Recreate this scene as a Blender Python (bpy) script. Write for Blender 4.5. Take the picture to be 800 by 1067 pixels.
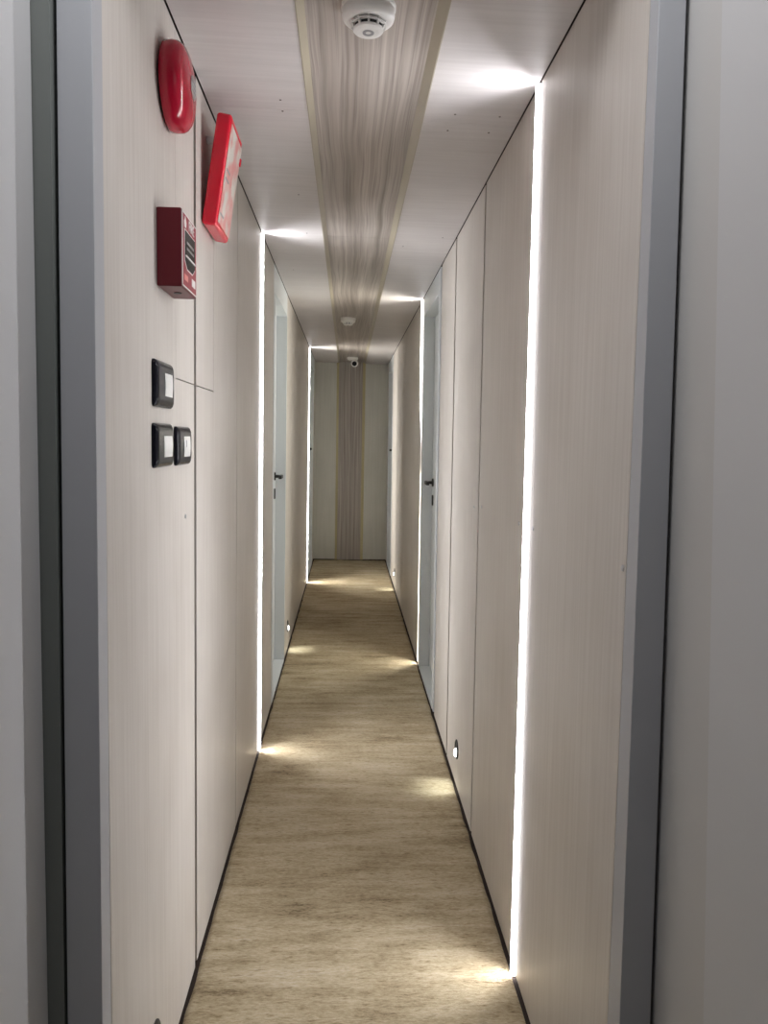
import bpy, bmesh, math, random
from mathutils import Vector, Matrix, noise

for o in list(bpy.data.objects):
    bpy.data.objects.remove(o)
C = bpy.context.scene.collection
S = bpy.context.scene
random.seed(4)

# ------------------------------------------------------------------ camera
EYE = 1.45
pitch, yaw, roll = math.radians(5.393), math.radians(2.787), math.radians(1.054)
fwd = Vector((math.sin(yaw) * math.cos(pitch), math.cos(yaw) * math.cos(pitch), -math.sin(pitch)))
rt = Vector((math.cos(yaw), -math.sin(yaw), 0))
up = rt.cross(fwd)
r2 = rt * math.cos(roll) + up * math.sin(roll)
u2 = -rt * math.sin(roll) + up * math.cos(roll)
cd = bpy.data.cameras.new('camera')
cam = bpy.data.objects.new('camera', cd)
C.objects.link(cam)
M = Matrix((r2, u2, -fwd)).transposed().to_4x4()
M.translation = Vector((0, 0, EYE))
cam.matrix_world = M
cd.sensor_fit = 'VERTICAL'
cd.sensor_height = 36.0
cd.lens = 800.0 / 1067.0 * 36.0
cd.clip_start = 0.02
S.camera = cam

# ------------------------------------------------------------------ light levels
S.view_settings.view_transform = 'Standard'
S.view_settings.look = 'None'
S.view_settings.gamma = 1.0
S.view_settings.use_curve_mapping = False
S.view_settings.exposure = 0.22
w = bpy.data.worlds.new('world')
S.world = w
w.use_nodes = True
w.node_tree.nodes['Background'].inputs[0].default_value = (0.80, 0.82, 0.95, 1)
w.node_tree.nodes['Background'].inputs[1].default_value = 0.07
STRIP_W = 10.0          # watts of each full height light strip
STEP_W = 1.7
def area(name, loc, direction, sx, sy, watts, col, spread=180):
    l = bpy.data.lights.new(name, 'AREA')
    l.shape = 'RECTANGLE'
    l.size, l.size_y = sx, sy
    l.energy = watts
    l.color = col
    l.spread = math.radians(spread)
    o = bpy.data.objects.new(name, l)
    C.objects.link(o)
    o.location = loc
    o.rotation_euler = Vector(direction).to_track_quat('-Z', 'Y').to_euler()
    return o
# added unseen fill overhead: lights the lobby walls, only grazes the frame faces
area('lobby_fill', (0.0, 0.93, 2.55), (0, 0, -1), 0.6, 0.25, 5.3, (0.96, 0.96, 1.0))

# ------------------------------------------------------------------ materials
def mat(name, col, rough=0.5, metal=0.0, emit=None, strength=0.0, spec=0.5):
    m = bpy.data.materials.new(name)
    m.use_nodes = True
    b = m.node_tree.nodes['Principled BSDF']
    b.inputs['Base Color'].default_value = (*col, 1)
    b.inputs['Roughness'].default_value = rough
    b.inputs['Metallic'].default_value = metal
    b.inputs['Specular IOR Level'].default_value = spec
    if emit:
        b.inputs['Emission Color'].default_value = (*emit, 1)
        b.inputs['Emission Strength'].default_value = strength
    return m

class N:
    """tiny node helper"""
    def __init__(s, m):
        s.t = m.node_tree
        s.b = s.t.nodes['Principled BSDF']
    def n(s, typ, **kw):
        x = s.t.nodes.new(typ)
        for k, v in kw.items():
            if k in ('operation', 'blend_type', 'data_type', 'wave_type', 'bands_direction'):
                setattr(x, k, v)
            else:
                x.inputs[k.replace('_', ' ')].default_value = v
        return x
    def l(s, a, b):
        s.t.links.new(a, b)
    def coords(s, scale):
        tc = s.n('ShaderNodeTexCoord')
        mp = s.n('ShaderNodeMapping')
        mp.inputs['Scale'].default_value = scale
        s.l(tc.outputs['Object'], mp.inputs['Vector'])
        return mp.outputs[0]
    def ramp(s, fac, stops):
        r = s.n('ShaderNodeValToRGB')
        e = r.color_ramp.elements
        while len(e) < len(stops):
            e.new(0.5)
        for k, (p, c) in enumerate(stops):
            e[k].position = p
            e[k].color = (*c, 1)
        s.l(fac, r.inputs[0])
        return r.outputs[0]

def laminate(name, c0, c1, scale, rough=0.45):
    m = mat(name, c0, rough)
    h = N(m)
    v = h.coords(scale)
    a = h.n('ShaderNodeTexNoise', Scale=1.0, Detail=5.0, Roughness=0.65)
    h.l(v, a.inputs['Vector'])
    big = h.n('ShaderNodeTexNoise', Scale=2.6, Detail=3.0)
    h.l(h.coords((1, 1, 1)), big.inputs['Vector'])
    mx = h.n('ShaderNodeMath', operation='MULTIPLY_ADD')
    mx.inputs[1].default_value = 0.45
    h.l(big.outputs['Fac'], mx.inputs[0])
    sc = h.n('ShaderNodeMath', operation='MULTIPLY')
    sc.inputs[1].default_value = 0.55
    h.l(a.outputs['Fac'], sc.inputs[0])
    h.l(sc.outputs[0], mx.inputs[2])
    col = h.ramp(mx.outputs[0], [(0.36, c0), (0.64, c1)])
    h.l(col, h.b.inputs['Base Color'])
    bp = h.n('ShaderNodeBump', Strength=0.06, Distance=0.002)
    h.l(a.outputs['Fac'], bp.inputs['Height'])
    h.l(bp.outputs[0], h.b.inputs['Normal'])
    return m

PALE0, PALE1 = (0.555, 0.512, 0.460), (0.665, 0.627, 0.578)
m_wall = laminate('pale_wood_wall', PALE0, PALE1, (90, 90, 2.2))
m_ceil = laminate('pale_wood_ceiling', (0.56, 0.53, 0.52), (0.66, 0.63, 0.62), (2.5, 70, 2))
m_end = laminate('grey_green_laminate', (0.60, 0.595, 0.53), (0.70, 0.69, 0.63), (60, 60, 2))
m_gap = mat('dark_gap', (0.035, 0.022, 0.016), 0.9)
m_frame = mat('grey_blue_frame', (0.46, 0.47, 0.49), 0.45)
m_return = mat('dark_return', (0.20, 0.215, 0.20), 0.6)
m_lobby = mat('lobby_paint', (0.60, 0.60, 0.60), 0.5)
m_lobby2 = mat('lobby_paint_warm', (0.56, 0.55, 0.53), 0.5)
m_door = mat('pale_blue_door', (0.74, 0.775, 0.79), 0.4)
m_trim = mat('ochre_trim', (0.40, 0.355, 0.265), 0.4)
m_trim2 = mat('ochre_trim_end', (0.52, 0.46, 0.26), 0.4)
m_red = mat('red_plastic', (0.46, 0.004, 0.030), 0.16)
m_red_shaded = mat('red_paint_shaded', (0.10, 0.004, 0.010), 0.35, spec=0.3)  # call point red, darkened to put the shade of its sides into the colour
m_dface = mat('red_front', (0.30, 0.03, 0.045), 0.35)
m_bred = mat('bright_red_plastic', (0.72, 0.005, 0.030), 0.2)
m_pink = mat('faded_red_print', (0.75, 0.30, 0.27), 0.4)
m_white = mat('white_plastic', (0.88, 0.87, 0.84), 0.35)
m_sign = mat('sign_face', (0.72, 0.66, 0.60), 0.3)
_h = N(m_sign)
_n = _h.n('ShaderNodeTexNoise', Scale=1.0, Detail=3.0)
_h.l(_h.coords((26, 18, 15)), _n.inputs['Vector'])
_h.l(_h.ramp(_n.outputs['Fac'], [(0.44, (0.74, 0.69, 0.62)), (0.50, (0.74, 0.50, 0.45)), (0.60, (0.72, 0.28, 0.26))]), _h.b.inputs['Base Color'])
m_black = mat('black_gloss', (0.004, 0.004, 0.008), 0.2, spec=0.12)
m_blackm = mat('black_matt', (0.010, 0.010, 0.010), 0.5)
m_rock = mat('rocker_white', (0.80, 0.80, 0.77), 0.25)
m_metal = mat('brushed_metal', (0.55, 0.55, 0.56), 0.3, 1.0)
m_grey = mat('grey_plastic', (0.35, 0.35, 0.36), 0.4)
m_fin = mat('strip_profile', (0.9, 0.9, 0.9), 0.4, emit=(0.96, 0.95, 1.0), strength=4.2)
m_led = mat('strip_diffuser', (0.9, 0.9, 0.9), 0.4, emit=(0.97, 0.96, 1.0), strength=4.0)
m_lens = mat('step_lens', (0.9, 0.9, 0.9), 0.3, emit=(1.0, 1.0, 0.98), strength=3.0)

def board_mat(name, along):
    m = mat(name, (0.4, 0.35, 0.33), 0.35)
    h = N(m)
    s_fine = (30, 30, 30)
    sc = [1.0, 1.0, 1.0]
    k = 'XYZ'.index(along)
    sc[k] = 0.010
    wsc = [4.0, 4.0, 4.0]
    wsc[k] = 1.1
    wn = h.n('ShaderNodeTexNoise', Scale=1.0, Detail=2.0)
    h.l(h.coords(wsc), wn.inputs['Vector'])
    vm = h.n('ShaderNodeVectorMath', operation='MULTIPLY_ADD')
    h.l(wn.outputs['Color'], vm.inputs[0])
    vm.inputs[1].default_value = (0.05, 0.0, 0.0)
    h.l(h.coords(tuple(sc)), vm.inputs[2])
    f1 = h.n('ShaderNodeTexNoise', Scale=42.0, Detail=3.0, Roughness=0.6)
    h.l(vm.outputs[0], f1.inputs['Vector'])
    f2 = h.n('ShaderNodeTexNoise', Scale=130.0, Detail=2.0, Roughness=0.7)
    h.l(vm.outputs[0], f2.inputs['Vector'])
    c1 = h.ramp(f1.outputs['Fac'], [(0.30, (0.27, 0.235, 0.200)), (0.44, (0.40, 0.355, 0.315)),
                                    (0.56, (0.46, 0.415, 0.375)), (0.70, (0.60, 0.55, 0.50))])
    c2 = h.ramp(f2.outputs['Fac'], [(0.36, (0.70, 0.67, 0.67)), (0.52, (1, 1, 1))])
    mx = h.n('ShaderNodeMix', data_type='RGBA', blend_type='MULTIPLY')
    mx.inputs[0].default_value = 1.0
    h.l(c1, mx.inputs[6])
    h.l(c2, mx.inputs[7])
    h.l(mx.outputs[2], h.b.inputs['Base Color'])
    return m
m_board = board_mat('striped_grain_ceiling', 'Y')
m_board_z = board_mat('striped_grain_wall', 'Z')

def carpet_mat():
    m = mat('worn_carpet', (0.4, 0.33, 0.2), 0.95, spec=0.1)
    h = N(m)
    st = h.n('ShaderNodeTexNoise', Scale=1.0, Detail=6.0, Roughness=0.68)
    h.l(h.coords((3.0, 16, 1)), st.inputs['Vector'])
    fi = h.n('ShaderNodeTexNoise', Scale=1.0, Detail=5.0, Roughness=0.75)
    h.l(h.coords((55, 170, 1)), fi.inputs['Vector'])
    bl = h.n('ShaderNodeTexNoise', Scale=2.4, Detail=3.0)
    h.l(h.coords((1, 1, 1)), bl.inputs['Vector'])
    a = h.n('ShaderNodeMath', operation='MULTIPLY_ADD')
    a.inputs[1].default_value = 0.42
    h.l(st.outputs['Fac'], a.inputs[0])
    b = h.n('ShaderNodeMath', operation='MULTIPLY')
    b.inputs[1].default_value = 0.36
    h.l(fi.outputs['Fac'], b.inputs[0])
    c = h.n('ShaderNodeMath', operation='MULTIPLY_ADD')
    c.inputs[1].default_value = 0.22
    h.l(bl.outputs['Fac'], c.inputs[0])
    h.l(b.outputs[0], c.inputs[2])
    h.l(c.outputs[0], a.inputs[2])
    col = h.ramp(a.outputs[0], [(0.38, (0.175, 0.132, 0.078)), (0.455, (0.40, 0.322, 0.205)),
                                (0.53, (0.53, 0.445, 0.300)), (0.62, (0.65, 0.575, 0.44))])
    tf = h.n('ShaderNodeTexNoise', Scale=1.0, Detail=4.0, Roughness=0.7)
    h.l(h.coords((24, 95, 1)), tf.inputs['Vector'])
    dk = h.ramp(tf.outputs['Fac'], [(0.33, (0.62, 0.58, 0.52)), (0.46, (1, 1, 1)), (0.62, (1, 1, 1)), (0.72, (1.18, 1.18, 1.16))])
    mx = h.n('ShaderNodeMix', data_type='RGBA', blend_type='MULTIPLY')
    mx.inputs[0].default_value = 1.0
    h.l(col, mx.inputs[6])
    h.l(dk, mx.inputs[7])
    h.l(mx.outputs[2], h.b.inputs['Base Color'])
    bp = h.n('ShaderNodeBump', Strength=0.8, Distance=0.011)
    h.l(a.outputs[0], bp.inputs['Height'])
    h.l(bp.outputs[0], h.b.inputs['Normal'])
    return m
m_carpet = carpet_mat()

# ------------------------------------------------------------------ mesh helpers
def obj(name, verts, faces, m, parent=None, bevel=0.0, smooth=False, seg=2):
    me = bpy.data.meshes.new(name)
    me.from_pydata([tuple(v) for v in verts], [], faces)
    bm = bmesh.new()
    bm.from_mesh(me)
    bmesh.ops.recalc_face_normals(bm, faces=bm.faces)
    bm.to_mesh(me)
    bm.free()
    me.materials.append(m)
    o = bpy.data.objects.new(name, me)
    C.objects.link(o)
    if parent is not None:
        o.parent = parent
        o.matrix_parent_inverse = parent_inv(parent)
    if smooth:
        for p in me.polygons:
            p.use_smooth = True
    if bevel:
        b = o.modifiers.new('bevel', 'BEVEL')
        b.width = bevel
        b.segments = seg
        b.limit_method = 'ANGLE'
        b.angle_limit = math.radians(40)
        for p in me.polygons:
            p.use_smooth = True
        b.harden_normals = True
    return o

def parent_inv(p):
    mw = Matrix.LocRotScale(p.location, p.rotation_euler, p.scale)
    if p.parent is not None:
        mw = Matrix.LocRotScale(p.parent.location, p.parent.rotation_euler, p.parent.scale) @ p.matrix_parent_inverse @ mw
    return mw.inverted()

def thing(name, loc, label, cat, group=None):
    o = bpy.data.objects.new(name, None)
    o.empty_display_size = 0.05
    C.objects.link(o)
    o.location = loc
    o['label'] = label
    o['category'] = cat
    if group:
        o['group'] = group
    return o

def structure(o):
    o['kind'] = 'structure'
    return o

def xl(z): return -(0.3963 - 0.0070 * z / 2.34)
def xr(z): return 0.4751 - 0.0150 * z / 2.33
def zc(x): return 2.340 - 0.013 * (x + 0.39) / 0.85
def W(side, y, v, z):
    return (xl(z) + v, y, z) if side == 'L' else (xr(z) - v, y, z)

class MB:
    def __init__(s):
        s.v, s.f = [], []
    def box(s, x0, x1, y0, y1, z0, z1):
        n = len(s.v)
        s.v += [(x, y, z) for x in (x0, x1) for y in (y0, y1) for z in (z0, z1)]
        s.f += [[n + i for i in q] for q in ((0, 1, 3, 2), (4, 6, 7, 5), (0, 4, 5, 1), (2, 3, 7, 6), (0, 2, 6, 4), (1, 5, 7, 3))]
        return s
    def slab(s, side, poly, v0, v1):
        """polygon of (y, z) on a leaning wall, thick from v0 to v1"""
        n = len(s.v)
        k = len(poly)
        for v in (v0, v1):
            s.v += [W(side, y, v, z) for y, z in poly]
        s.f += [[n + i for i in range(k)][::-1], [n + k + i for i in range(k)]]
        s.f += [[n + i, n + (i + 1) % k, n + k + (i + 1) % k, n + k + i] for i in range(k)]
        return s
    def wbox(s, side, y0, y1, z0, z1, v0, v1):
        return s.slab(side, [(y0, z0), (y1, z0), (y1, z1), (y0, z1)], v0, v1)
    def ring(s, rings, closed_ends=True):
        """loft rings of equal count"""
        n = len(s.v)
        k = len(rings[0])
        for r in rings:
            s.v += [tuple(p) for p in r]
        for a in range(len(rings) - 1):
            for i in range(k):
                j = (i + 1) % k
                s.f.append([n + a * k + i, n + a * k + j, n + (a + 1) * k + j, n + (a + 1) * k + i])
        if closed_ends:
            s.f.append([n + i for i in range(k)][::-1])
            s.f.append([n + (len(rings) - 1) * k + i for i in range(k)])
        return s
    def lathe(s, o, axis, prof, seg=40, a=None):
        """profile of (distance along axis, radius) turned about axis through o"""
        axis = Vector(axis).normalized()
        a = Vector(a) if a else (Vector((0, 1, 0)) if abs(axis.y) < 0.9 else Vector((1, 0, 0)))
        a = (a - axis * a.dot(axis)).normalized()
        b = axis.cross(a)
        rings = [[Vector(o) + axis * h + (a * math.cos(t) + b * math.sin(t)) * r
                  for t in (2 * math.pi * i / seg for i in range(seg))] for h, r in prof]
        return s.ring(rings)
    def make(s, name, m, parent=None, **k):
        return obj(name, s.v, s.f, m, parent, **k)

def rrect(cy, cz, hy, hz, r, n=5):
    p = []
    for sx, sz, a0 in ((1, 1, 0), (-1, 1, 90), (-1, -1, 180), (1, -1, 270)):
        for i in range(n + 1):
            a = math.radians(a0 + 90 * i / n)
            p.append((cy + sx * (hy - r) + r * math.cos(a), cz + sz * (hz - r) + r * math.sin(a)))
    return p

def text_mesh(name, txt, size, origin, right, upv, m, parent, depth=0.0006, align='CENTER'):
    cu = bpy.data.curves.new(name, 'FONT')
    cu.body = txt
    cu.size = size
    cu.extrude = depth
    cu.align_x = align
    cu.align_y = 'CENTER'
    tmp = bpy.data.objects.new(name + '_src', cu)
    C.objects.link(tmp)
    dg = bpy.context.evaluated_depsgraph_get()
    me = bpy.data.meshes.new_from_object(tmp.evaluated_get(dg))
    bpy.data.objects.remove(tmp)
    R = Vector(right).normalized()
    U = Vector(upv).normalized()
    Nn = R.cross(U)
    mm = Matrix((R, U, Nn)).transposed().to_4x4()
    mm.translation = Vector(origin)
    me.transform(mm)
    me.materials.clear()
    me.materials.append(m)
    o = bpy.data.objects.new(name, me)
    C.objects.link(o)
    o.parent = parent
    o.matrix_parent_inverse = parent_inv(parent)
    return o

# ------------------------------------------------------------------ the shell
Y0, Y1 = 1.20, 9.137
TOP = 2.45
DOORS = {'L': [(4.14, 4.92), (7.98, 8.80)], 'R': [(4.04, 4.79), (8.13, 8.90)]}
LINTEL = 2.205
def backing(side, name):
    b = MB()
    y = Y0 + 0.075
    for a, c in DOORS[side]:
        b.wbox(side, y, a - 0.09, 0, TOP, -0.10, -0.012)
        b.wbox(side, a - 0.09, c + 0.012, 0, TOP, -0.16, -0.108)
        y = c + 0.012
    b.wbox(side, y, Y1 + 0.1, 0, TOP, -0.10, -0.012)
    return structure(b.make(name, m_gap))
wl = backing('L', 'wall_left')
wr = backing('R', 'wall_right')

floor = MB().box(-0.60, 0.70, -1.2, Y1 + 0.12, -0.12, -0.006)
floor = structure(floor.make('floor', m_gap))
# carpet: a real relief, ragged along its edges
nx, ny = 90, 900
vv, ff = [], []
for j in range(ny + 1):
    y = -1.1 + (Y1 - 0.004 + 1.1) * j / ny
    eL = -0.3885 + 0.004 * noise.noise(Vector((0, y * 9, 0)))
    eR = 0.4670 + 0.004 * noise.noise(Vector((5, y * 9, 0)))
    for i in range(nx + 1):
        x = eL + (eR - eL) * i / nx
        z = 0.0035 * noise.noise(Vector((x * 7, y * 22, 0))) + 0.0022 * noise.noise(Vector((x * 22, y * 70, 3))) + 0.0012 * random.random()
        if i in (0, nx):
            z = -0.005
        vv.append((x, y, z))
for j in range(ny):
    for i in range(nx):
        a = j * (nx + 1) + i
        ff.append([a, a + 1, a + nx + 2, a + nx + 1])
carpet = obj('carpet', vv, ff, m_carpet, smooth=True)
carpet['label'] = 'long beige brown carpet runner with worn crosswise streaks on corridor floor'
carpet['category'] = 'carpet'

# ceiling: backing, pale panels either side of the striped centre board
BL, BR = -0.121, 0.196
ceiling = structure(MB().box(-0.60, 0.70, Y0, Y1 + 0.12, 2.385, 2.46).make('ceiling', m_gap))
def cslab(x0, x1, y0, y1, t=0.03, dz=0.0):
    b = MB()
    b.ring([[(x0, y, zc(x0) + dz), (x1, y, zc(x1) + dz), (x1, y, zc(x1) + dz + t), (x0, y, zc(x0) + dz + t)] for y in (y0, y1)])
    return b
seams_l = [Y0 + 0.05, 2.19, 4.63, 7.07, Y1]
seams_r = [Y0 + 0.05, 2.215, 4.655, 7.095, Y1]
for a, b_ in zip(seams_l, seams_l[1:]):
    cslab(-0.3855, BL, a + 0.0007, b_ - 0.0007).make('ceiling_panel', m_ceil, ceiling)
for a, b_ in zip(seams_r, seams_r[1:]):
    cslab(BR, 0.4565, a + 0.0007, b_ - 0.0007).make('ceiling_panel', m_ceil, ceiling)
for a, b_ in ((Y0 + 0.05, 3.53), (3.532, 6.5), (6.502, Y1)):
    cslab(BL + 0.014, BR - 0.014, a, b_, 0.02, 0.014).make('centre_board', m_board, ceiling)
def ctrim(xo, xi):
    b = MB()
    b.ring([[(xo, y, zc(xo) - 0.0015), (xo + (xi - xo) * 0.12, y, zc(xo) - 0.0015), (xi, y, zc(xi) + 0.0135), (xi, y, zc(xi) + 0.02), (xo, y, zc(xo) + 0.02)] for y in (Y0 + 0.05, Y1 - 0.001)])
    return b.make('edge_trim', m_trim, ceiling)
ctrim(BL, BL + 0.018)
ctrim(BR, BR - 0.023)
holes = [(-0.190, 2.13), (-0.190, 2.20), (-0.192, 2.92), (0.278, 2.16), (0.272, 2.27), (0.40, 2.16), (0.39, 2.27), (-0.19, 3.45), (0.24, 3.6), (-0.30, 4.2), (0.40, 3.42)]
for x, y in holes:
    MB().lathe((x, y, zc(x) + 0.001), (0, 0, -1), [(0, 0.0030), (0.0016, 0.0030)], 12).make('screw_head', m_gap, ceiling)

# wall panels
H = 0.007
def T(side, gap=0.0018):
    return zc(-0.39 if side == 'L' else 0.46) - gap
def panel(side, poly, parent):
    return MB().slab(side, poly, -0.012, 0.0).make('wall_panel', m_wall, parent)
def rect(side, y0, y1, parent, g=0.0012, z0=H):
    return panel(side, [(y0 + g, z0), (y1 - g, z0), (y1 - g, T(side)), (y0 + g, T(side))], parent)
tl = T('L')
G = 2.004
panel('L', [(1.262, H), (G - 0.013, H), (G - 0.013, 1.578), (1.7835, 1.578), (1.7835, tl), (1.276, tl)], wl)
panel('L', [(1.7850, 1.581), (G - 0.013, 1.581), (G - 0.013, tl), (1.7850, tl)], wl)
panel('L', [(G + 0.015, 1.581), (2.2755, 1.581), (2.2755, tl), (G + 0.015, tl)], wl)
panel('L', [(G + 0.015, H), (2.7438, H), (2.7438, tl), (2.2775, tl), (2.2775, 1.578), (G + 0.015, 1.578)], wl)
rect('L', 2.749, 3.463, wl, 0.004)
rect('L', 3.481, 4.062, wl)
rect('L', 4.932, 7.669, wl)
rect('L', 7.689, 7.90, wl)
rect('L', 8.812, Y1, wl)
rect('R', 1.246, 1.941, wr)
rect('R', 1.961, 2.689, wr)
rect('R', 2.709, 3.395, wr)
rect('R', 3.419, 3.925, wr, 0.004)
rect('R', 4.80, 4.880, wr)
rect('R', 4.898, 6.489, wr)
rect('R', 6.489, 7.239, wr, 0.008)
rect('R', 7.251, 8.04, wr, 0.008)
rect('R', 8.912, Y1, wr)
for side, y, z, par in (('L', 1.881, 1.255, wl), ('R', 1.262, 1.241, wr), ('R', 2.631, 1.224, wr), ('R', 2.791, 1.210, wr), ('R', 2.05, 1.23, wr), ('R', 1.89, 1.235, wr), ('L', 3.40, 1.23, wl)):
    c = W(side, y, -0.0005, z)
    MB().lathe(c, (1 if side == 'L' else -1, 0, 0), [(0, 0.006), (0.002, 0.0055), (0.0032, 0.003)], 16).make('screw_cap', m_metal, par)

# far end wall with the same striped board running down it
we = structure(MB().box(-0.60, 0.70, Y1 + 0.02, Y1 + 0.12, -0.006, 2.46).make('wall_back', m_gap))
MB().box(-0.41, -0.138, Y1, Y1 + 0.02, 0.012, 2.375).make('end_panel', m_end, we)
MB().box(0.198, 0.475, Y1, Y1 + 0.02, 0.012, 2.375).make('end_panel', m_end, we)
MB().box(-0.112, 0.166, Y1 + 0.008, Y1 + 0.02, 0.006, 2.375).make('centre_board', m_board_z, we)
for xo, xi in ((-0.138, -0.112), (0.198, 0.166)):
    b = MB()
    b.ring([[(xo, Y1 - 0.002, z), (xo + (xi - xo) * 0.15, Y1 - 0.002, z), (xi, Y1 + 0.008, z), (xi, Y1 + 0.02, z), (xo, Y1 + 0.02, z)] for z in (0.008, 2.375)])
    b.make('edge_trim', m_trim2, we)

# ------------------------------------------------------------------ doors in the corridor
def door(n, side, y0, y1, hz, hy):
    """recessed flush door, lined frame, lever handle and keyhole plate"""
    leaf = MB().wbox(side, y0 + 0.003, y1 - 0.003, 0.016, LINTEL - 0.003, -0.105, -0.065).make('door_%d' % n, m_door)
    structure(leaf)
    b = MB()
    b.wbox(side, y0 - 0.075, y0, H, T(side), -0.0995, 0.001)
    b.wbox(side, y1, y1 + 0.010, H, T(side), -0.0995, 0.001)
    b.wbox(side, y0, y1, LINTEL, T(side), -0.0995, 0.001)
    b.wbox(side, y0, y1, -0.004, 0.010, -0.0995, -0.0005)
    b.make('door_frame', m_door, leaf)
    s = 1 if side == 'L' else -1
    rx = -0.065
    c = Vector(W(side, hy, rx, hz))
    d = MB()
    d.lathe(c, (s, 0, 0), [(-0.001, 0.026), (0.006, 0.026), (0.008, 0.023), (0.0085, 0.010), (0.040, 0.009), (0.050, 0.009)], 24)
    d.box(*sorted((c.x + s * 0.036, c.x + s * 0.054)), hy - 0.12, hy + 0.010, hz - 0.011, hz + 0.011)
    d.make('lever_handle', m_blackm, leaf, bevel=0.003)
    k = MB()
    k.slab(side, rrect(hy, hz - 0.11, 0.022, 0.032, 0.010), rx - 0.001, rx + 0.006)
    k.make('keyhole_plate', m_blackm, leaf, bevel=0.001)
    return leaf
door(1, 'L', *DOORS['L'][0], 1.207, 4.855)
door(2, 'R', *DOORS['R'][0], 1.19, 4.735)
door(3, 'L', *DOORS['L'][1], 1.33, 8.72)
door(4, 'R', *DOORS['R'][1], 1.33, 8.82)

# ------------------------------------------------------------------ the doorway the camera looks through
def gl(z): return -0.4605 + 0.006 * z
def gr(z): return 0.534 - 0.013 * z
def lean(xa, xb, y0, y1, z0=-0.006, z1=TOP):
    """upright whose two sides follow the slight lean of the walls; xa, xb are functions of height"""
    b = MB()
    b.ring([[(xa(z), y0(z), z), (xb(z), y0(z), z), (xb(z), y1(z), z), (xa(z), y1(z), z)] for z in (z0, z1)])
    return b
K = lambda c: (lambda z: c)
structure(lean(lambda z: gl(z) + 0.006, lambda z: xl(z) + 0.0005, lambda z: 1.208 + 0.010 * z, lambda z: 1.256 + 0.010 * z).make('trim_1', m_frame, bevel=0.0015))
structure(lean(lambda z: xr(z) - 0.0005, lambda z: gr(z) - 0.003, lambda z: 1.183 + 0.012 * z, K(1.245)).make('trim_2', m_frame, bevel=0.0015))
structure(MB().box(-0.452, 0.532, 1.20, 1.25, TOP, 2.60).make('trim_3', m_frame))
# lobby walls beside the camera, and the dark-set return left of the door frame
structure(lean(K(-0.62), lambda z: gl(z) - 0.0265, K(-1.2), K(1.215), z1=2.60).make('wall_left_lobby', m_lobby))
structure(lean(K(-0.60), lambda z: gl(z) + 0.000, K(1.217), K(1.30), z1=2.60).make('trim_4', m_return))
lw = structure(lean(lambda z: gr(z) + 0.004, K(0.68), lambda z: 0.985 + 0.058 * z, K(1.27), z1=2.60).make('wall_right_lobby', m_lobby2))
lean(lambda z: gr(z) + 0.003, K(0.68), K(-1.2), lambda z: 0.9845 + 0.058 * z, z1=2.60).make('lobby_wall_panel', m_lobby, lw)
structure(MB().box(-0.60, 0.68, -1.2, 1.19, 2.60, 2.70).make('ceiling_lobby', m_lobby))

# ------------------------------------------------------------------ vertical light strips in the panel gaps
def strip(side, y, label, width=0.016, prot=lambda z: 0.0105, z0=0.002, colour=(0.95, 0.955, 1.0), power=1.0):
    root = thing('led_light_strip', W(side, y, 0, z0), label, 'light strip', 'vertical light strips in the corridor walls')
    z1 = T(side, 0.006)
    hw = width / 2
    zs = [z0 + (z1 - z0) * i / 60 for i in range(61)]
    b = MB()
    for s in (-1, 1):
        rings = []
        for z in zs:
            p = prot(z)
            ya, yb = y + s * hw, y + s * (hw - 0.003)
            rings.append([W(side, ya, -0.0118, z), W(side, yb, -0.0118, z), W(side, yb, p, z), W(side, ya, p, z)])
        b.ring(rings)
    b.make('profile', m_fin, root)
    d = MB()
    d.ring([[W(side, y - hw + 0.003, -0.0118, z), W(side, y + hw - 0.003, -0.0118, z), W(side, y + hw - 0.003, max(prot(z) - 0.0075, -0.0115), z), W(side, y - hw + 0.003, max(prot(z) - 0.0075, -0.0115), z)] for z in zs])
    d.make('diffuser', m_led, root)
    # the light itself, along the mouth of the diffuser
    sg = 1 if side == 'L' else -1
    parts = [(z0, z1)] if abs(prot(z0) - prot(z1)) < 1e-6 else [(z0, 1.24), (1.36, z1)]
    for a, c in parts:
        zm = (a + c) / 2
        v = max(prot(zm) - 0.0065, -0.0108)
        top, bot = Vector(W(side, y, v, c)), Vector(W(side, y, v, a))
        ln = (top - bot).length
        l = area('strip_light', (top + bot) / 2, (1, 0, 0), ln, width - 0.007, power * STRIP_W * (c - a) / 2.32 * (0.4 if prot(zm) < 0 else 1.0), colour)
        zx = (top - bot).normalized()
        nz = Vector((-sg, 0, 0))
        nz = (nz - zx * nz.dot(zx)).normalized()
        yy = nz.cross(zx)
        l.rotation_euler = Matrix((zx, yy, nz)).transposed().to_euler()
        l.parent = root
        l.matrix_parent_inverse = parent_inv(root)
strip('R', 1.951, 'bright white vertical light strip in the near right wall, tallest of the four')
strip('L', 3.472, 'bright white vertical light strip in left wall, before the left pale blue door')
def fade(z):
    return -0.009 if z < 1.24 else (0.011 if z > 1.75 else 0.020 * (z - 1.24) / 0.51 - 0.009)
strip('R', 4.889, 'white light strip beside the right blue door, lower half sunk in wall', prot=fade, colour=(1.0, 0.96, 0.86), power=1.35)
strip('L', 7.679, 'farthest white vertical light strip, in left wall close to the end wall', prot=lambda z: 0.009, colour=(1.0, 0.97, 0.91), power=1.7)

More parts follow.
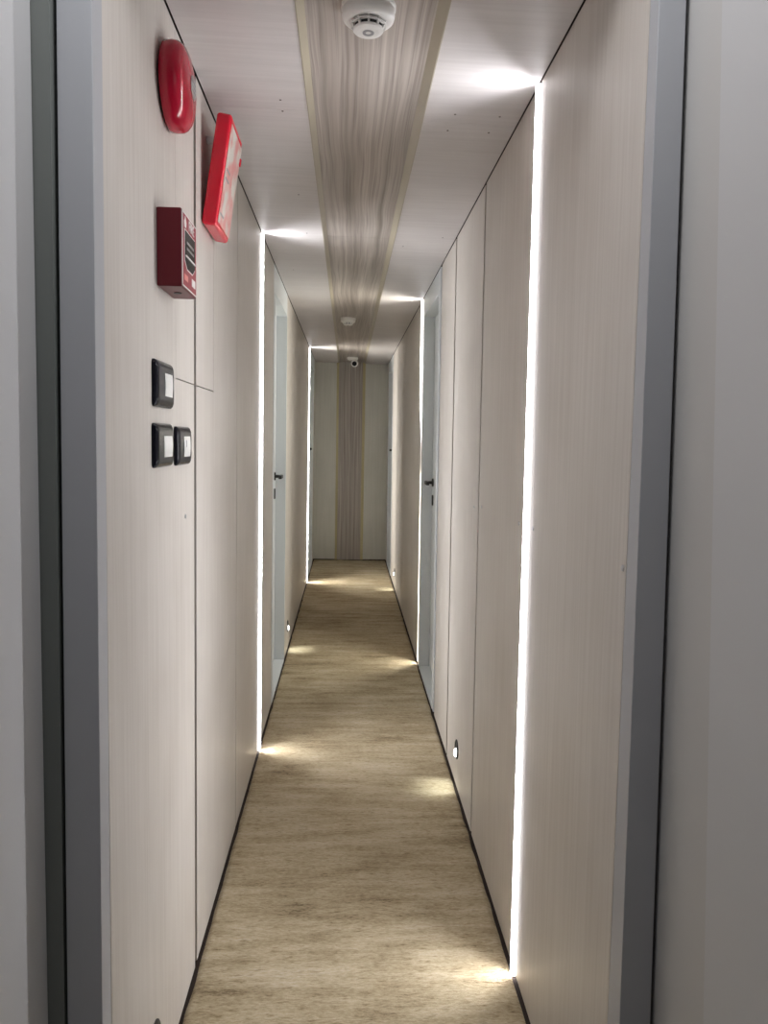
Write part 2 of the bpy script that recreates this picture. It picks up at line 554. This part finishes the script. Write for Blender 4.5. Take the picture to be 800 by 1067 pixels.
# ------------------------------------------------------------------ round step lights
def step_light(side, y, z, label):
    sg = 1 if side == 'L' else -1
    c = Vector(W(side, y, 0, z))
    root = thing('step_light', c, label, 'step light', 'round step lights low in the walls')
    MB().lathe(c, (sg, 0, 0), [(0, 0.040), (0.003, 0.040), (0.0055, 0.037), (0.0055, 0.030), (0.003, 0.028)], 40).make('bezel', m_blackm, root, smooth=False)
    # a quarter-ball hood whose lens looks down and out
    rings = []
    n = 14
    cc = c + Vector((0, -0.002, -0.014))
    for i in range(n + 1):
        a = math.pi * i / n
        rings.append([cc + Vector((sg * (0.0035 + 0.011 * math.sin(a) * math.cos(t)), -0.020 * math.cos(a), 0.019 * math.sin(a) * math.sin(t)))
                      for t in [math.pi / 2 * (-1 + 2 * k / 10) for k in range(11)]])
    MB().ring(rings).make('lens', m_lens, root, smooth=True)
    l = bpy.data.lights.new('step_beam', 'SPOT')
    l.energy = STEP_W
    l.spot_size = math.radians(78)
    l.spot_blend = 1.0
    l.shadow_soft_size = 0.008
    l.color = (0.93, 1.0, 0.98)
    o = bpy.data.objects.new('step_beam', l)
    C.objects.link(o)
    o.location = c + Vector((sg * 0.022, 0, -0.006))
    o.rotation_euler = Vector((sg * 0.34, 0, -1)).to_track_quat('-Z', 'Y').to_euler()
    o.parent = root
    o.matrix_parent_inverse = parent_inv(root)
step_light('L', 1.55, 0.160, 'round black step light low in left wall, cut by the bottom of photo')
step_light('R', 3.085, 0.166, 'largest whole round black step light, low in right wall near wide panel seam')
step_light('L', 5.19, 0.166, 'small round black step light low in left wall, just beyond left door')
step_light('R', 7.36, 0.166, 'tiny round step light low in right wall, near the end wall')

# ------------------------------------------------------------------ red alarm sounder
bc = Vector((xl(2.18), 1.700, 2.174))
bell = thing('alarm_sounder', bc, 'round glossy red alarm sounder high on near left wall', 'alarm')
MB().lathe(bc, (1, 0, 0), [(0, 0.074), (0.006, 0.074), (0.006, 0.062), (0.010, 0.062)], 64).make('back_plate', m_blackm, bell)
MB().lathe(bc, (1, 0, 0), [(0.005, 0.084), (0.007, 0.0865), (0.020, 0.0875), (0.032, 0.0860), (0.039, 0.082), (0.045, 0.075), (0.050, 0.064), (0.0535, 0.050), (0.0555, 0.036), (0.0565, 0.024), (0.0565, 0.010)], 64).make('dome', m_red, bell, smooth=True)
e = MB().lathe(bc + Vector((0.0557, 0, 0)), (1, 0, 0), [(0, 0.024), (0.0022, 0.024), (0.003, 0.022), (0.003, 0.006)], 40).make('emblem', m_metal, bell)
for k in range(3):
    MB().box(bc.x + 0.0583, bc.x + 0.0591, bc.y - 0.016, bc.y + 0.016, bc.z + 0.009 - k * 0.009 - 0.0018, bc.z + 0.009 - k * 0.009 + 0.0018).make('emblem_bar', m_grey, e)

# ------------------------------------------------------------------ manual call point
ya, yb, za, zb = 1.612, 1.762, 1.752, 1.908
cx = xl(1.83)
F = 0.050
call = thing('fire_call_point', (cx, (ya + yb) / 2, (za + zb) / 2), 'dark red box with a black window and white letters below the alarm sounder', 'alarm')
MB().box(cx, cx + F, ya, yb, za, zb).make('box', m_red_shaded, call, bevel=0.003)
MB().box(cx + F - 0.0005, cx + F + 0.0012, ya + 0.006, yb - 0.006, za + 0.006, zb - 0.006).make('front_plate', m_dface, call)
b = MB()
fy0, fy1, fz0, fz1, t_, fx = ya + 0.004, yb - 0.004, za + 0.004, zb - 0.004, 0.0022, cx + F
for q in ((fy0, fy1, fz0, fz0 + t_), (fy0, fy1, fz1 - t_, fz1), (fy0, fy0 + t_, fz0, fz1), (fy1 - t_, fy1, fz0, fz1)):
    b.box(fx, fx + 0.0016, *q)
b.make('white_border', m_white, call)
win = [(ya + 0.026, za + 0.118), (yb - 0.026, za + 0.118), (yb - 0.026, za + 0.058), (yb - 0.050, za + 0.044), (ya + 0.050, za + 0.044), (ya + 0.026, za + 0.058)]
def gflat(poly, x0, x1):
    b = MB()
    b.ring([[(x, y, z) for y, z in poly] for x in (x0, x1)])
    return b
cyy, czz = (ya + yb) / 2, za + 0.081
gflat([(cyy + (y - cyy) * 1.06, czz + (z - czz) * 1.07) for y, z in win], fx + 0.001, fx + 0.0018).make('window_border', m_white, call)
wn = gflat(win, fx + 0.0015, fx + 0.0026).make('window', m_black, call)
MB().box(fx + 0.0025, fx + 0.0045, ya + 0.028, yb - 0.028, za + 0.066, za + 0.069).make('pull_bar', m_white, call)
text_mesh('lettering', 'FIRE', 0.030, (fx + 0.0018, ya + 0.092, zb - 0.021), (0, 1, 0), (0, 0, 1), m_white, call)
gflat([(ya + 0.022, zb - 0.032), (ya + 0.036, zb - 0.032), (ya + 0.040, zb - 0.022), (ya + 0.034, zb - 0.014), (ya + 0.030, zb - 0.009), (ya + 0.026, zb - 0.016), (ya + 0.019, zb - 0.021)], fx + 0.001, fx + 0.0022).make('emblem', m_white, call)
for k in range(2):
    MB().box(fx + 0.001, fx + 0.002, ya + 0.040, yb - 0.040, za + 0.094 - k * 0.012, za + 0.099 - k * 0.012).make('window_lettering', m_metal, wn)
    wn.children[-1].location.x += 0.0012
MB().box(fx + 0.001, fx + 0.0021, ya + 0.020, ya + 0.055, za + 0.018, za + 0.030).make('label_plate', m_pink, call)
MB().box(fx + 0.001, fx + 0.0021, ya + 0.095, ya + 0.130, za + 0.018, za + 0.034).make('label_plate', m_white, call)
MB().lathe((cx + 0.026, (ya + yb) / 2, za + 0.001), (0, 0, -1), [(0, 0.008), (0.0022, 0.008)], 20).make('key_socket', m_blackm, call)

# ------------------------------------------------------------------ leaning red sign box
sign = thing('sign_box', (xl(2.0), 2.18, 2.0), 'bright red box with a white printed face, leaning out from top of left wall', 'sign')
tilt = math.atan2(0.040, 0.27)
Ux = Vector((math.sin(tilt), 0, math.cos(tilt)))      # up along the box
Nx = Vector((math.cos(tilt), 0, -math.sin(tilt)))     # out of its face
O = Vector((xl(2.0) + 0.001, 2.082, 2.003))
def sbox(u0, u1, y0, y1, n0, n1):
    b = MB()
    b.ring([[O + Ux * u + Vector((0, y, 0)) + Nx * n for u, n in ((u0, n0), (u1, n0), (u1, n1), (u0, n1))] for y in (y0, y1)])
    return b
sbox(0, 0.284, 0, 0.194, 0.000, 0.040).make('case', m_bred, sign, bevel=0.009, seg=4)
sbox(0.014, 0.262, 0.008, 0.186, 0.0395, 0.0415).make('printed_face', m_sign, sign)
fc = sign.children[-1]
for u in (0.150, 0.128, 0.036):
    sbox(u, u + 0.005, 0.02, 0.07, 0.0413, 0.0423).make('dark_print_line', m_grey, fc)
sbox(0.215, 0.235, 0.178, 0.192, 0.036, 0.045).make('corner_clip', m_bred, sign, bevel=0.002)
# bracket from the wall to the leaning box
zt = 2.245
bo = O + Ux * 0.235
MB().box(xl(zt) - 0.001, bo.x + 0.004, 2.165, 2.185, zt - 0.008, zt + 0.006).make('bracket', m_metal, sign)

# ------------------------------------------------------------------ wall switches
def switch(y0, y1, z0, z1, ry0, ry1, rz0, rz1, label, mark=False, bulge=0.016):
    cy, cz = (y0 + y1) / 2, (z0 + z1) / 2
    x = xl(cz)
    root = thing('wall_switch', (x, cy, cz), label, 'switch', 'black framed switches on left wall')
    hy, hz = (y1 - y0) / 2, (z1 - z0) / 2
    rings = []
    for v, s in ((0, 0), (0.004, 0), (0.008, 0.003), (0.011, 0.008), (0.0125, 0.014)):
        rings.append([(x + v, yy, zz) for yy, zz in rrect(cy, cz, hy - s, hz - s, 0.009)])
    MB().ring(rings).make('frame', m_black, root, smooth=False)
    # rocker with a curved face
    b = MB()
    n = 10
    rr = []
    for i in range(n + 1):
        t = i / n
        z = rz0 + (rz1 - rz0) * t
        d = 0.0122 + 0.0016 * math.sin(math.pi * t)
        rr.append([(x + 0.012, ry0, z), (x + 0.012, ry1, z), (x + d, ry1, z), (x + d, ry0, z)])
    b.ring(rr)
    k = b.make('rocker', m_rock, root)
    if mark:
        MB().box(x + 0.0120, x + 0.0145, ry0 + 0.020, ry0 + 0.024, rz1 - 0.028, rz1 - 0.012).make('dark_mark', m_grey, k)
switch(1.566, 1.722, 1.508, 1.603, 1.628, 1.694, 1.528, 1.582, 'upper black framed switch with white rocker, above the other two')
switch(1.562, 1.716, 1.384, 1.475, 1.618, 1.690, 1.402, 1.452, 'lower left black framed switch with white rocker, nearer the door frame')
switch(1.758, 1.908, 1.382, 1.471, 1.812, 1.880, 1.398, 1.452, 'lower right black framed switch with white rocker, beside dark panel groove', True)

# ------------------------------------------------------------------ smoke detectors on the striped board
def detector(x, y, label, r=0.057, rot=0.0):
    z = zc(x) + 0.0142
    root = thing('smoke_detector', (x, y, z), label, 'smoke detector', 'smoke detectors on the ceiling board')
    D = (0, 0, -1)
    MB().lathe((x, y, z), D, [(0, r), (0.008, r), (0.010, r * 0.97)], 56).make('base', m_white, root, smooth=False)
    MB().lathe((x, y, z), D, [(0.009, r * 0.96), (0.020, r * 0.97), (0.028, r * 0.93), (0.033, r * 0.82), (0.035, r * 0.70)], 56).make('body', m_white, root, smooth=True)
    core = MB().lathe((x, y, z), D, [(0.034, r * 0.56), (0.047, r * 0.50)], 48).make('vent_core', m_blackm, root)
    b = MB()
    for h, rr in ((0.0395, 0.66), (0.0480, 0.56)):
        b.lathe((x, y, z), D, [(h - 0.0012, r * rr), (h + 0.0012, r * rr)], 48)
    for k in range(10):
        a = 2 * math.pi * (k + 0.5) / 10 + rot
        ca, sa = math.cos(a), math.sin(a)
        tx, ty = -sa * 0.0022, ca * 0.0022
        ring = []
        for h, ri, ro in ((0.033, 0.54, 0.70), (0.049, 0.46, 0.56)):
            ring.append([(x + ca * r * q + s * tx, y + sa * r * q + s * ty, z - h) for q, s in ((ri, 1), (ri, -1), (ro, -1), (ro, 1))])
        b.ring(ring)
    b.make('cage', m_white, root)
    MB().lathe((x, y, z), D, [(0.047, r * 0.56), (0.051, r * 0.53), (0.0535, r * 0.40), (0.0535, 0.006)], 48).make('cap', m_white, root)
    MB().lathe((x, y, z), D, [(0.0532, 0.012), (0.0545, 0.012), (0.0545, 0.006), (0.0532, 0.006)], 32).make('test_ring', m_grey, root)
    MB().lathe((x + 0.024, y - 0.030, z - 0.030), (0.2, -0.6, -0.8), [(0, 0.0022), (0.004, 0.002)], 12).make('indicator', m_blackm, root)
detector(0.031, 1.690, 'large round white smoke detector at the top of the photo')
detector(-0.010, 5.86, 'small white smoke detector in mid corridor, before the camera')

# ------------------------------------------------------------------ security camera
sx, sy = 0.040, 8.62
sz = zc(sx) + 0.0142
cc = thing('security_camera', (sx, sy, sz), 'small white security camera with black lens under ceiling board near end wall', 'camera')
MB().lathe((sx, sy, sz), (0, 0, -1), [(0, 0.062), (0.016, 0.062), (0.030, 0.050), (0.038, 0.030)], 40).make('ceiling_mount', m_white, cc)
bo = Vector((sx + 0.022, sy - 0.02, sz - 0.062))
dr = Vector((0.0, -1, -0.30)).normalized()
MB().lathe(bo - dr * 0.045, dr, [(0, 0.024), (0.012, 0.034), (0.045, 0.040), (0.075, 0.040), (0.080, 0.036)], 40).make('housing', m_white, cc, smooth=False)
ho = cc.children[-1]
MB().lathe(bo + dr * 0.034, dr, [(0, 0.026), (0.004, 0.026), (0.008, 0.019), (0.010, 0.010)], 32).make('lens', m_black, cc)
